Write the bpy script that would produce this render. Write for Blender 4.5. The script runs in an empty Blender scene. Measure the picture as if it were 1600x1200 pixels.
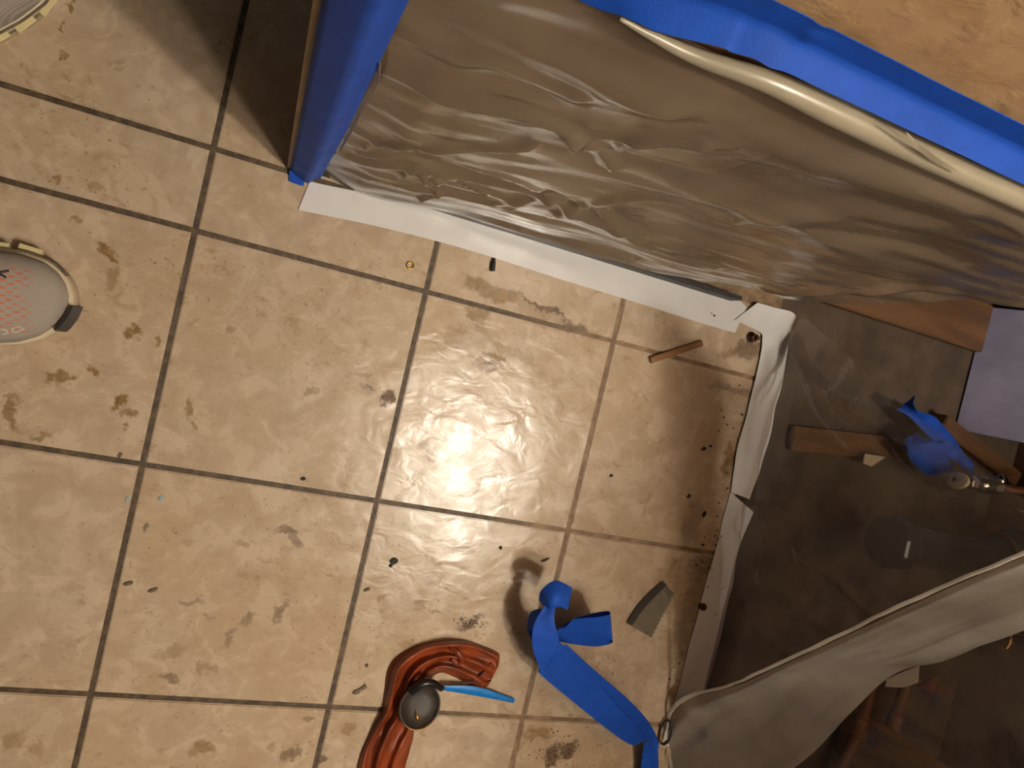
import bpy, bmesh, math, random
import numpy as np
from mathutils import Vector, Matrix, noise

# ------------------------------------------------------------------ camera, world, lights, exposure
S = bpy.context.scene
COL = S.collection
F = 1109.0
RM = np.array([[0.9165331714248478, 0.2305447480855375, 0.3268272706003163],
               [0.20872509558889218, -0.9727603157493939, 0.10085238011339218],
               [0.34117558551174815, -0.024217498493948088, -0.9396875718117095]])
CP = np.array([0.10199813, -0.07466135, 0.99407434])
cam = bpy.data.cameras.new('camera')
cam.sensor_fit = 'HORIZONTAL'; cam.sensor_width = 36.0; cam.lens = 36.0 * F / 1600.0
cam.clip_start = 0.01
camo = bpy.data.objects.new('camera', cam); COL.objects.link(camo)
mw = Matrix.Identity(4)
for i in range(3):
    mw[i][0] = RM[0][i]; mw[i][1] = -RM[1][i]; mw[i][2] = -RM[2][i]; mw[i][3] = CP[i]
camo.matrix_world = mw
S.camera = camo

w = bpy.data.worlds.new('world'); S.world = w; w.use_nodes = True
w.node_tree.nodes['Background'].inputs[0].default_value = (1.0, 0.90, 0.80, 1)
w.node_tree.nodes['Background'].inputs[1].default_value = 0.045

def lamp(name, loc, power, radius, col=(1.0, 0.94, 0.82)):
    l = bpy.data.lights.new(name, 'POINT'); l.energy = power; l.shadow_soft_size = radius; l.color = col
    o = bpy.data.objects.new(name, l); COL.objects.link(o); o.location = loc
lamp('ceiling_lamp_right_offscreen', (1.165, -0.483, 2.33), 84, 0.05)
lamp('ceiling_lamp_right_offscreen', (1.165, -0.88, 2.33), 40, 0.08)

vs = S.view_settings
vs.view_transform = 'Standard'; vs.look = 'None'; vs.gamma = 1.0; vs.use_curve_mapping = False
vs.exposure = -0.12

# ------------------------------------------------------------------ pixel helpers (1600x1200 frame)
def ray(x, y): return RM.T @ np.array([(x - 800) / F, (y - 600) / F, 1.0])
def U(x, y, z=0.0):
    d = ray(x, y); return Vector(CP + d * (z - CP[2]) / d[2])
def UY(x, y, Y):
    d = ray(x, y); return Vector(CP + d * (Y - CP[1]) / d[1])
def UX(x, y, X):
    d = ray(x, y); return Vector(CP + d * (X - CP[0]) / d[0])
def lin(r, g, b):
    return tuple(((c / 255.0) / 12.92 if c < 10 else (((c / 255.0) + 0.055) / 1.055) ** 2.4) for c in (r, g, b)) + (1.0,)

# ------------------------------------------------------------------ node helpers / materials
def newmat(name):
    m = bpy.data.materials.new(name); m.use_nodes = True
    return m, m.node_tree, m.node_tree.nodes['Principled BSDF']
class NB:
    def __init__(s, nt): s.nt = nt
    def n(s, t, **k):
        o = s.nt.nodes.new(t)
        for a, v in k.items(): setattr(o, a, v)
        return o
    def link(s, a, b): s.nt.links.new(a, b)
    def math(s, op, a, b=None, c=None, clamp=False):
        o = s.n('ShaderNodeMath', operation=op, use_clamp=clamp)
        for i, v in enumerate((a, b, c)):
            if v is None: continue
            if isinstance(v, (int, float)): o.inputs[i].default_value = v
            else: s.link(v, o.inputs[i])
        return o.outputs[0]
    def noise(s, vec, scale, detail=4, rough=.55, dist=0.0):
        o = s.n('ShaderNodeTexNoise'); o.inputs['Scale'].default_value = scale
        o.inputs['Detail'].default_value = detail; o.inputs['Roughness'].default_value = rough
        o.inputs['Distortion'].default_value = dist
        if vec is not None: s.link(vec, o.inputs['Vector'])
        return o.outputs['Fac']
    def ramp(s, fac, a, b, lo=0.0, hi=1.0):
        o = s.n('ShaderNodeMapRange', clamp=True, interpolation_type='SMOOTHSTEP')
        s.link(fac, o.inputs[0])
        for i, v in zip((1, 2, 3, 4), (a, b, lo, hi)): o.inputs[i].default_value = v
        return o.outputs[0]
    def mix(s, fac, a, b):
        o = s.n('ShaderNodeMix', data_type='RGBA')
        for sock, v in ((o.inputs[0], fac), (o.inputs[6], a), (o.inputs[7], b)):
            if isinstance(v, (int, float)): sock.default_value = v
            elif isinstance(v, tuple): sock.default_value = v
            else: s.link(v, sock)
        return o.outputs[2]
    def bump(s, h, strength, dist, bsdf):
        o = s.n('ShaderNodeBump'); o.inputs['Strength'].default_value = strength
        o.inputs['Distance'].default_value = dist
        s.link(h, o.inputs['Height']); s.link(o.outputs[0], bsdf.inputs['Normal'])
    def pos(s): return s.n('ShaderNodeNewGeometry').outputs['Position']
    def obj(s): return s.n('ShaderNodeTexCoord').outputs['Object']
    def stretch(s, vec, v, rz=0.0):
        o = s.n('ShaderNodeMapping'); o.inputs['Scale'].default_value = v
        o.inputs['Rotation'].default_value = (0, 0, rz); s.link(vec, o.inputs[0]); return o.outputs[0]

def simple(name, col, rough=.5, metal=0.0, spec=.5, var=.0, vscale=40., bump=0., bscale=200., alpha=1.0):
    m, nt, b = newmat(name); k = NB(nt)
    b.inputs['Roughness'].default_value = rough; b.inputs['Metallic'].default_value = metal
    b.inputs['Specular IOR Level'].default_value = spec; b.inputs['Alpha'].default_value = alpha
    if var > 0:
        nz = k.noise(k.obj(), vscale)
        d = tuple(c * (1 - var) for c in col[:3]) + (1,); l = tuple(min(1, c * (1 + var)) for c in col[:3]) + (1,)
        k.link(k.mix(k.ramp(nz, .3, .7), d, l), b.inputs['Base Color'])
    else: b.inputs['Base Color'].default_value = col
    if bump > 0: k.bump(k.noise(k.obj(), bscale), bump, .001, b)
    return m

# stains on the tiles: px, py, radius along, radius across (px), angle (deg, image), strength, kind
STAINS = [
 (752,448,30,15,15,1.0,0),(785,462,26,13,18,1.0,0),(745,492,17,10,10,.7,0),(735,530,38,22,0,.42,0),(752,515,10,22,-10,.45,0),
 (763,566,22,15,-12,1.0,0),(790,548,22,8,30,.5,0),(852,482,46,4,22,.8,1),(845,492,45,14,22,.35,0),(896,512,26,9,15,.75,1),
 (165,386,15,7,50,.8,0),(180,402,8,15,-15,.85,0),(174,432,12,18,20,.5,0),(95,591,24,7,-5,.75,0),(146,578,8,9,20,.8,0),
 (190,626,15,9,-50,.85,0),(206,646,15,9,40,.7,0),(20,645,8,28,-5,.7,0),(18,617,18,6,5,.5,0),(196,664,5,5,0,.8,0),(68,684,16,6,-25,.6,0),
 (296,640,6,12,15,.7,0),(306,662,10,4,40,.6,0),(450,830,18,8,5,.7,1),(463,846,16,9,50,.6,1),(735,972,20,8,-25,1.0,1),
 (605,622,11,9,-30,1.0,1),(575,610,12,3,40,.6,1),(487,613,10,10,0,.5,1),(660,700,13,11,40,.75,0),(673,712,6,12,-20,.9,0),
 (862,1180,13,16,0,1.0,1),(890,1170,13,16,20,.85,1),(840,1146,22,12,20,.6,0),(270,1060,15,9,15,.6,1),(265,1020,28,9,-25,.35,0),
 (320,1045,22,5,5,.4,0),(318,1168,14,10,30,.6,0),(300,1180,10,8,0,.5,0),(360,1000,6,16,10,.5,1),(385,968,8,14,45,.5,1),(300,938,16,5,5,.5,1),
 (438,955,6,16,10,.6,1),(640,1010,14,6,20,.4,0),(1168,615,60,6,12,.5,1),(1138,722,9,26,10,.75,0),
 (1083,815,14,40,12,.4,1),(1105,880,30,18,0,.55,1),(1095,930,26,50,12,.55,0),(1060,1000,26,40,12,.35,0),(1045,905,20,30,0,.3,0),(1170,545,22,16,0,.7,1),
 (1140,552,20,8,-20,.45,0),(100,90,10,4,30,.7,0),(96,45,3,10,0,.7,0),(107,14,4,8,0,.8,0),(85,285,12,5,20,.7,0),(150,290,12,8,0,.5,0),(120,343,8,5,20,.6,0),
 (207,520,5,10,-40,.8,0),(250,535,5,8,0,.7,0),(355,514,9,8,0,.5,0),(460,505,10,5,20,.3,0),(225,827,6,6,0,.7,1),(275,828,5,5,0,.5,0),(380,850,7,5,0,.5,0),
 (505,1185,7,8,0,.8,1),(455,1180,14,10,0,.6,1),(425,1165,10,8,0,.4,0),(545,1140,12,10,0,.5,0),(480,1125,12,4,20,.6,1),(600,930,10,3,20,.5,0),
 (655,945,7,4,0,.6,1),(680,955,14,3,10,.5,1),(330,960,10,4,0,.4,1),(1010,620,10,3,30,.5,1),(870,600,22,8,-20,.35,0),(905,640,14,5,10,.3,0),(820,560,20,5,30,.4,0),
 (1010,790,4,20,12,.3,0),(1050,890,4,18,12,.6,0),(925,1010,12,20,0,.25,0),(910,1060,18,12,0,.3,0),(20,1160,20,12,0,.4,0),(60,1165,14,10,0,.4,0),
]
m_tile, nt, b = newmat('beige_glazed_tile'); k = NB(nt)
P = k.pos()
big = k.noise(P, 5, 3); mid = k.noise(P, 22, 5, .6, .6); fine = k.noise(P, 120, 4, .65)
veins = k.noise(k.stretch(P, (1, 1.8, 1), .5), 34, 6, .62, 1.2)
base = k.mix(k.ramp(mid, .3, .7), lin(174, 153, 130), lin(197, 178, 155))
base = k.mix(k.ramp(big, .35, .65, 0, .45), base, lin(176, 150, 118))
base = k.mix(k.ramp(veins, .50, .72, 0, .3), base, lin(206, 188, 164))
oi = k.n('ShaderNodeObjectInfo')
base = k.mix(k.math('MULTIPLY', oi.outputs['Random'], .25), base, lin(186, 154, 118))
# general grime: specks in patches
patch = k.ramp(k.noise(P, 7.5, 4, .6), .42, .62)
specks = k.ramp(k.noise(P, 130, 5, .7), .58, .68)
blots = k.ramp(k.noise(k.stretch(P, (1, 1.5, 1), .8), 40, 5, .72, .5), .54, .70)
base = k.mix(k.math('MULTIPLY', k.math('MULTIPLY', specks, patch), .7), base, lin(98, 66, 34))
base = k.mix(k.math('MULTIPLY', k.math('MULTIPLY', blots, k.ramp(k.noise(P, 6, 2), .38, .58)), .5), base, lin(130, 96, 54))
wn = k.n('ShaderNodeTexNoise'); wn.inputs['Scale'].default_value = 42; wn.inputs['Detail'].default_value = 5; wn.inputs['Roughness'].default_value = .65
k.link(P, wn.inputs['Vector'])
w1 = k.n('ShaderNodeVectorMath', operation='SUBTRACT'); k.link(wn.outputs['Color'], w1.inputs[0]); w1.inputs[1].default_value = (.5, .5, .5)
w2 = k.n('ShaderNodeVectorMath', operation='SCALE'); k.link(w1.outputs[0], w2.inputs[0]); w2.inputs['Scale'].default_value = .045
w3 = k.n('ShaderNodeVectorMath', operation='ADD'); k.link(P, w3.inputs[0]); k.link(w2.outputs[0], w3.inputs[1]); PW = w3.outputs[0]
nzA = k.math('MULTIPLY', k.math('SUBTRACT', k.noise(P, 95, 5, .75), .5), 2.2)
nzB = k.math('MULTIPLY', k.math('SUBTRACT', k.noise(P, 190, 5, .8), .5), 3.6)
masks = {0: None, 1: None}
for (x, y, ra, rb, an, st, kind) in STAINS:
    c = U(x, y); a = math.radians(an)
    ea = U(x + ra * math.cos(a), y + ra * math.sin(a)) - c; eb = U(x - rb * math.sin(a), y + rb * math.cos(a)) - c
    sv = k.n('ShaderNodeVectorMath', operation='SUBTRACT'); k.link(PW, sv.inputs[0]); sv.inputs[1].default_value = c
    ds = []
    for e in (ea, eb):
        dn = k.n('ShaderNodeVectorMath', operation='DOT_PRODUCT'); k.link(sv.outputs[0], dn.inputs[0])
        dn.inputs[1].default_value = e / e.length_squared; ds.append(dn.outputs['Value'])
    d2 = k.math('MULTIPLY_ADD', ds[0], ds[0], k.math('MULTIPLY', ds[1], ds[1]))
    d2 = k.math('ADD', d2, nzB if kind else nzA)
    mk = k.ramp(d2, 1.6, .35, 0, min(1, st * 1.15))
    masks[kind] = mk if masks[kind] is None else k.math('MAXIMUM', masks[kind], mk)
base = k.mix(k.math('MULTIPLY', masks[0], .92), base, k.mix(k.ramp(fine, .35, .65), lin(104, 76, 32), lin(138, 104, 54)))
base = k.mix(k.math('MULTIPLY', masks[1], .95), base, k.mix(k.ramp(fine, .35, .65), lin(66, 46, 24), lin(110, 80, 46)))
k.link(base, b.inputs['Base Color'])
rg = k.math('ADD', k.ramp(mid, .3, .7, .19, .31), k.math('MULTIPLY', masks[1], .3))
k.link(rg, b.inputs['Roughness']); b.inputs['Specular IOR Level'].default_value = .42
h = k.math('ADD', k.math('MULTIPLY', k.noise(k.stretch(P, (1, 1.5, 1), .6), 24, 4, .45, .7), 1.0), k.math('MULTIPLY', k.noise(P, 9, 2), 1.6))
k.bump(h, .36, .0030, b)

m_grout, nt, b = newmat('dirty_grout'); k = NB(nt); P = k.pos()
sx = k.n('ShaderNodeSeparateXYZ'); k.link(P, sx.inputs[0])
nx = k.math('ADD', sx.outputs[0], k.math('MULTIPLY', k.math('SUBTRACT', k.noise(P, 9, 4), .5), .25))
dark = k.mix(k.ramp(k.noise(P, 90, 4, .7), .35, .7), lin(58, 44, 28), lin(100, 80, 56))
light = k.mix(k.ramp(k.noise(P, 40, 4, .7), .35, .7), lin(112, 86, 58), lin(152, 124, 92))
gc = k.mix(k.ramp(nx, .42, .60), dark, light)
gc = k.mix(k.ramp(k.noise(P, 260, 3, .7), .68, .74), gc, lin(168, 150, 124))
k.link(gc, b.inputs['Base Color']); b.inputs['Roughness'].default_value = .55
k.bump(k.noise(P, 320, 4, .7), .6, .0012, b)

def plastic(name, col, alpha, rough=.26, bs=45., bstr=.35, dust=True, gloss=1.4):
    m, nt, b = newmat(name); k = NB(nt); P = k.pos(); nt.nodes.remove(b)
    base = k.mix(k.ramp(k.noise(P, 14, 4), .35, .65), tuple(c * .85 for c in col[:3]) + (1,), col)
    al = k.ramp(k.noise(P, 10, 4, .6), .3, .7, alpha - .08, alpha + .06)
    if dust:
        sp = k.ramp(k.noise(P, 420, 2, .5), .74, .78)
        base = k.mix(sp, base, lin(200, 186, 160)); al = k.math('MAXIMUM', al, sp)
    bp = k.n('ShaderNodeBump'); bp.inputs['Strength'].default_value = bstr; bp.inputs['Distance'].default_value = .006
    k.link(k.noise(k.stretch(P, (.5, 1, 1.4), 0), bs, 4, .55, .8), bp.inputs['Height'])
    df = k.n('ShaderNodeBsdfDiffuse'); tl = k.n('ShaderNodeBsdfTranslucent'); tp = k.n('ShaderNodeBsdfTransparent'); gl = k.n('ShaderNodeBsdfGlossy')
    for q in (df, tl): k.link(base, q.inputs['Color'])
    for q in (df, gl): k.link(bp.outputs[0], q.inputs['Normal'])
    gl.inputs['Roughness'].default_value = rough
    fr = k.n('ShaderNodeFresnel'); fr.inputs['IOR'].default_value = 1.55; k.link(bp.outputs[0], fr.inputs['Normal'])
    def mx(f, a, c):
        o = k.n('ShaderNodeMixShader')
        if isinstance(f, float): o.inputs[0].default_value = f
        else: k.link(f, o.inputs[0])
        k.link(a.outputs[0], o.inputs[1]); k.link(c.outputs[0], o.inputs[2]); return o
    body = mx(al, tp, mx(.4, df, tl))
    out = mx(k.math('MULTIPLY', fr.outputs[0], gloss, clamp=True), body, gl)
    k.link(out.outputs[0], nt.nodes['Material Output'].inputs[0])
    return m
m_plastic = plastic('milky_plastic_film', lin(196, 172, 144), .62, .17, 30., .12)
m_flap = plastic('grey_plastic_film', lin(214, 204, 188), .86, .15, 26., .14)
m_clear = plastic('clear_plastic_film', lin(176, 172, 174), .11, .14, 24., .25, True, 1.0)
m_shade_film = plastic('shade_casting_film', lin(192, 186, 178), .36, .2, 24., .2, False, .6)
m_white = simple('white_vinyl_tape', lin(226, 222, 220), .2, var=.02, vscale=30, bump=.12, bscale=14)
m_blue = simple('blue_masking_tape', lin(28, 78, 180), .6, spec=.22, var=.08, vscale=50, bump=.25, bscale=500)
m_bluedeep = m_blue
m_hem = simple('pale_rolled_film', lin(160, 148, 126), .3, var=.05, vscale=30, bump=.15, bscale=50)
m_trim = simple('brown_stained_trim', lin(112, 82, 48), .5, var=.2, vscale=30)
m_black = simple('black_abs_plastic', lin(26, 22, 20), .35, var=.2, vscale=60, bump=.15)
m_foot_strip = simple('dark_strip', lin(40, 36, 35), .5, var=.25, vscale=60)
m_chrome = simple('chrome', lin(170, 164, 150), .18, metal=1.0)
m_handle = simple('ivory_plastic', lin(214, 198, 164), .35, var=.1, vscale=120)
m_copper = simple('tarnished_copper', lin(112, 66, 38), .6, metal=.3, var=.3, vscale=60)
m_brass = simple('brass', lin(190, 150, 78), .3, metal=.8, var=.2, vscale=90)
m_rust = simple('rusty_steel', lin(70, 42, 26), .65, metal=.2, var=.5, vscale=300, bump=.5, bscale=600)
m_purple = simple('lavender_drywall_paper', lin(150, 146, 176), .7, var=.12, vscale=16)
m_paper = simple('pale_paper', lin(200, 186, 160), .7, var=.05)
m_dirt = simple('black_grit', lin(32, 24, 18), .7, var=.5, vscale=500)
m_grey = simple('grey_grit', lin(104, 88, 70), .7, var=.3, vscale=300)
m_teal = simple('pale_blue_paint_chip', lin(140, 160, 165), .5, var=.4, vscale=400)
m_bluestick = simple('bright_blue_plastic', lin(20, 118, 196), .35, var=.1, vscale=80)
m_dark = simple('dark_cavity_board', lin(84, 63, 46), .8, var=.3, vscale=12)
m_sub = simple('dark_subfloor_board', lin(78, 63, 50), .8, var=.35, vscale=14)
m_ceil = simple('ceiling_paint', lin(215, 205, 190), .8, var=.03)

def wood(name, c1, c2, sc, rough=.6):
    m, nt, b = newmat(name); k = NB(nt); O = k.obj()
    nz = k.noise(k.stretch(O, sc), 30, 5, .6, .6)
    k.link(k.mix(k.ramp(nz, .3, .7), c1, c2), b.inputs['Base Color']); b.inputs['Roughness'].default_value = rough
    k.bump(nz, .2, .001, b); return m
m_woodx = wood('lumber_grain_lengthwise', lin(92, 60, 32), lin(124, 84, 46), (.12, 1, 1))
m_woodz = wood('lumber_grain_upright', lin(96, 60, 28), lin(134, 88, 44), (1, 1, .12))
m_plate = wood('dark_old_lumber', lin(84, 56, 32), lin(114, 78, 45), (.12, 1, 1))
m_stick = wood('brown_stick_wood', lin(116, 74, 28), lin(164, 112, 50), (.2, 1, 1), .5)

m_wall, nt, b = newmat('peach_textured_paint'); k = NB(nt); P = k.pos()
k.link(k.mix(k.ramp(k.noise(P, 40, 5, .6), .35, .65), lin(186, 146, 104), lin(202, 162, 118)), b.inputs['Base Color'])
b.inputs['Roughness'].default_value = .6
k.bump(k.ramp(k.noise(P, 60, 4, .6, .3), .42, .66), .25, .0016, b)

m_rag, nt, b = newmat('rust_orange_rubber'); k = NB(nt); O = k.obj()
k.link(k.mix(k.ramp(k.noise(O, 26, 4), .35, .7), lin(108, 45, 17), lin(146, 64, 25)), b.inputs['Base Color'])
b.inputs['Roughness'].default_value = .42
k.bump(k.noise(O, 160, 4), .3, .002, b)

m_mesh, nt, b = newmat('grey_knit_mesh_with_red_dashes'); k = NB(nt)
tc = k.n('ShaderNodeTexCoord').outputs['Object']
sp = k.n('ShaderNodeSeparateXYZ'); k.link(tc, sp.inputs[0])
# offset rows of short dashes
row = k.math('FLOOR', k.math('MULTIPLY', sp.outputs[0], 170))
colv = k.math('ADD', k.math('MULTIPLY', sp.outputs[1], 130), k.math('MULTIPLY', row, .5))
fy = k.math('FRACT', colv); fx = k.math('FRACT', k.math('MULTIPLY', sp.outputs[0], 170))
dash = k.math('MULTIPLY', k.math('LESS_THAN', k.math('ABSOLUTE', k.math('SUBTRACT', fy, .5)), .16), k.math('LESS_THAN', fx, .85))
zone = k.math('MULTIPLY', k.ramp(sp.outputs[0], -.040, -.030, 1, 0), k.ramp(k.math('ABSOLUTE', sp.outputs[1]), .028, .036, 1, 0))
dash = k.math('MULTIPLY', k.math('MULTIPLY', dash, zone), k.ramp(k.noise(tc, 60, 3), .3, .5))
wv = k.n('ShaderNodeTexWave'); wv.inputs['Scale'].default_value = 220; wv.bands_direction = 'Y'; k.link(tc, wv.inputs[0])
gcol = k.mix(wv.outputs['Fac'], lin(142, 132, 122), lin(168, 156, 144))
k.link(k.mix(k.math('MULTIPLY', dash, .85), gcol, lin(196, 100, 62)), b.inputs['Base Color'])
b.inputs['Roughness'].default_value = .7
k.bump(wv.outputs['Fac'], .3, .001, b)
m_sole = simple('cream_foam_sole', lin(206, 188, 156), .55, var=.08, vscale=40)
m_lug = simple('pale_yellow_lug', lin(226, 210, 158), .5, var=.05)
m_ink = simple('charcoal_rubber', lin(40, 38, 40), .5)
m_inkw = simple('white_print', lin(222, 212, 196), .5)
m_ribbed, nt, b = newmat('clear_ribbed_plastic'); k = NB(nt)
b.inputs['Base Color'].default_value = lin(150, 140, 122); b.inputs['Roughness'].default_value = .15; b.inputs['Alpha'].default_value = .55
k.bump(k.noise(k.obj(), 300, 2), .3, .001, b)

# ------------------------------------------------------------------ mesh helpers
def link(name, me, mat, parent=None, smooth=False, kind=None):
    if mat: me.materials.append(mat)
    if smooth:
        for p in me.polygons: p.use_smooth = True
    o = bpy.data.objects.new(name, me); COL.objects.link(o)
    if parent: o.parent = parent
    if kind: o['kind'] = kind
    return o
def mesh(name, V, Fc, mat, parent=None, smooth=False, kind=None):
    me = bpy.data.meshes.new(name); me.from_pydata([tuple(v) for v in V], [], Fc); me.update()
    return link(name, me, mat, parent, smooth, kind)
def tag(o, label, cat, group=None):
    o['label'] = label; o['category'] = cat
    if group: o['group'] = group
    return o
def thing(name, label, cat, loc=(0, 0, 0), group=None):
    o = bpy.data.objects.new(name, None); COL.objects.link(o); o.location = loc; o.empty_display_size = .02
    return tag(o, label, cat, group)
def boxbm(bm, x0, x1, y0, y1, z0, z1):
    vs = [bm.verts.new((x, y, z)) for x in (x0, x1) for y in (y0, y1) for z in (z0, z1)]
    for q in ((0, 1, 3, 2), (4, 6, 7, 5), (0, 4, 5, 1), (2, 3, 7, 6), (0, 2, 6, 4), (1, 5, 7, 3)): bm.faces.new([vs[i] for i in q])
def frombm(name, bm, mat, parent=None, smooth=False, kind=None):
    bmesh.ops.recalc_face_normals(bm, faces=bm.faces)
    me = bpy.data.meshes.new(name); bm.to_mesh(me); bm.free(); return link(name, me, mat, parent, smooth, kind)
def box(name, x0, x1, y0, y1, z0, z1, mat, parent=None, kind=None, bevel=0):
    bm = bmesh.new(); boxbm(bm, x0, x1, y0, y1, z0, z1)
    if bevel: bmesh.ops.bevel(bm, geom=list(bm.edges), offset=bevel, segments=2, affect='EDGES')
    return frombm(name, bm, mat, parent, kind=kind)
def resample(pts, n):
    p = [np.array(q, float) for q in pts]; p = [2 * p[0] - p[1]] + p + [2 * p[-1] - p[-2]]
    out = []
    m = len(p) - 3
    for i in range(n):
        t = i / (n - 1) * m; j = min(int(t), m - 1); t -= j
        a, b_, c, d = p[j:j + 4]
        out.append(.5 * ((2 * b_) + (-a + c) * t + (2 * a - 5 * b_ + 4 * c - d) * t * t + (-a + 3 * b_ - 3 * c + d) * t ** 3))
    return out
def ribbon(name, E1, E2, mat, parent=None, n=40, m=5, thick=.0004, bump=None, kind=None):
    """strip between two edges (3D points), optional bump(u,v)->vector offset"""
    A = resample(E1, n); B = resample(E2, n); V = []; Fc = []
    for i in range(n):
        for j in range(m):
            v = A[i] + (B[i] - A[i]) * (j / (m - 1))
            if bump: v = v + np.array(bump(i / (n - 1), j / (m - 1), v))
            V.append(v)
    for i in range(n - 1):
        for j in range(m - 1):
            q = i * m + j; Fc.append((q, q + 1, q + m + 1, q + m))
    o = mesh(name, V, Fc, mat, parent, True, kind)
    if thick:
        s = o.modifiers.new('thickness', 'SOLIDIFY'); s.thickness = thick; s.offset = 0
        e = o.modifiers.new('sharp', 'EDGE_SPLIT'); e.split_angle = 1.0
    return o
def tube(name, pts, rad, mat, parent=None, n=24, k=14, cap=True, smoothpath=True):
    c = [Vector(p) for p in (resample(pts, n) if smoothpath else pts)]; n = len(c); V = []; Fc = []
    up = Vector((0, 0, 1))
    for i in range(n):
        t = (c[min(i + 1, n - 1)] - c[max(i - 1, 0)]).normalized()
        if abs(t.dot(up)) > .97: up = Vector((0, 1, 0))
        a = t.cross(up).normalized(); b_ = a.cross(t)
        r = rad(i / (n - 1)) if callable(rad) else rad
        for j in range(k):
            an = 2 * math.pi * j / k; V.append(c[i] + (a * math.cos(an) + b_ * math.sin(an)) * r)
    for i in range(n - 1):
        for j in range(k): Fc.append((i * k + j, i * k + (j + 1) % k, (i + 1) * k + (j + 1) % k, (i + 1) * k + j))
    if cap: Fc.append(tuple(range(k))[::-1]); Fc.append(tuple((n - 1) * k + j for j in range(k)))
    return mesh(name, V, Fc, mat, parent, True)
def lathe(name, prof, mat, parent=None, k=28, M=None, sy=1.0, closed=False, smooth=True):
    """profile [(r, z)] spun round local Z, then transformed by M"""
    V = []; Fc = []; n = len(prof)
    for r, z in prof:
        for j in range(k):
            a = 2 * math.pi * j / k; V.append(Vector((r * math.cos(a), r * math.sin(a) * sy, z)))
    for i in range(n - 1 if not closed else n):
        for j in range(k):
            i2 = (i + 1) % n; Fc.append((i * k + j, i * k + (j + 1) % k, i2 * k + (j + 1) % k, i2 * k + j))
    if not closed: Fc.append(tuple(range(k))[::-1]); Fc.append(tuple((n - 1) * k + j for j in range(k)))
    if M is not None: V = [M @ v for v in V]
    return mesh(name, V, Fc, mat, parent, smooth)
def axisM(loc, d, spin=0):
    q = Vector(d).to_track_quat('Z', 'Y'); return Matrix.Translation(loc) @ q.to_matrix().to_4x4() @ Matrix.Rotation(spin, 4, 'Z')
def slab(name, pts2, z0, z1, mat, parent=None, jit=0, bevel=0):
    bm = bmesh.new(); f = bm.faces.new([bm.verts.new((p[0], p[1], z0)) for p in pts2])
    if f.normal.z > 0: f.normal_flip()
    r = bmesh.ops.extrude_face_region(bm, geom=[f])
    for v in r['geom']:
        if isinstance(v, bmesh.types.BMVert): v.co.z = z1
    if bevel: bmesh.ops.bevel(bm, geom=[e for e in bm.edges if all(abs(v.co.z - z1) < 1e-6 for v in e.verts)], offset=bevel, segments=1, affect='EDGES')
    return frombm(name, bm, mat, parent)
def nz(x, y, z=0.): return noise.noise(Vector((x, y, z)))

# ------------------------------------------------------------------ floor
T = .305; G = .0036
floor = box('floor', -.75, .905, -1.10, .62, -.03, -.0025, m_grout, kind='structure')
subf = box('floor_board', .44, 1.55, -1.10, .30, -.03, -.004, m_sub, floor)
XS = [-.75, -.61, -.305, 0, .305, .61, .905]
YS = [-1.10, -.915, -.61, -.305, 0, .106, .411, .62]
tile_mesh = {}
for i in range(len(XS) - 1):
    for j in range(len(YS) - 1):
        x0, x1, y0, y1 = XS[i], XS[i + 1], YS[j], YS[j + 1]
        if y0 >= .1 and x0 >= .3: continue
        x0 += G if i else 0; x1 -= G if i < len(XS) - 2 else 0; y0 += G if j else 0; y1 -= G if j < len(YS) - 2 else 0
        if y0 > 0 and y0 < .1 and x0 >= 0: y1 = .118 if x0 > .2 else y1
        w_, h_ = round(x1 - x0, 4), round(y1 - y0, 4)
        if (w_, h_) not in tile_mesh:
            bm = bmesh.new(); boxbm(bm, 0, w_, 0, h_, -.008, 0)
            bmesh.ops.bevel(bm, geom=[e for e in bm.edges if all(v.co.z > -.001 for v in e.verts)], offset=.0014, segments=2, affect='EDGES')
            bmesh.ops.recalc_face_normals(bm, faces=bm.faces)
            me = bpy.data.meshes.new('tile'); bm.to_mesh(me); bm.free(); me.materials.append(m_tile)
            tile_mesh[(w_, h_)] = me
        o = bpy.data.objects.new('tile', tile_mesh[(w_, h_)]); COL.objects.link(o); o.parent = floor
        o.location = (x0, y0, 0)

# ------------------------------------------------------------------ walls
WY = .12
bm = bmesh.new()
boxbm(bm, .095, .42, WY, .26, 0, 2.42)
boxbm(bm, .42, 1.55, WY, .26, .63, 2.42)
frombm('wall_back', bm, m_wall, kind='structure')
box('wall_back_lining', .42, 1.55, .26, .285, 0, .64, m_dark, bpy.data.objects['wall_back'])
tr = slab('trim_1', [(.0900, .1195), (.0900, .1085), (.0955, .1085), (.121, .1), (.125, .103), (.125, .1195)], 0, 2.1, m_trim)
tr['kind'] = 'structure'
box('wall_right', 1.55, 1.60, -1.1, .285, -.03, 2.42, m_dark, kind='structure')
box('bottom_plate', .43, 1.36, .155, .245, 0, .02, m_plate, bpy.data.objects['wall_back'], bevel=.002)
box('dark_foot_strip', .13, .80, .1125, .1195, 0, .032, m_foot_strip, kind='structure', bevel=.001)  # dark strip along the foot of the back wall
box('ceiling', -.75, 1.60, -1.1, .62, 2.42, 2.45, m_ceil, kind='structure')

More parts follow.
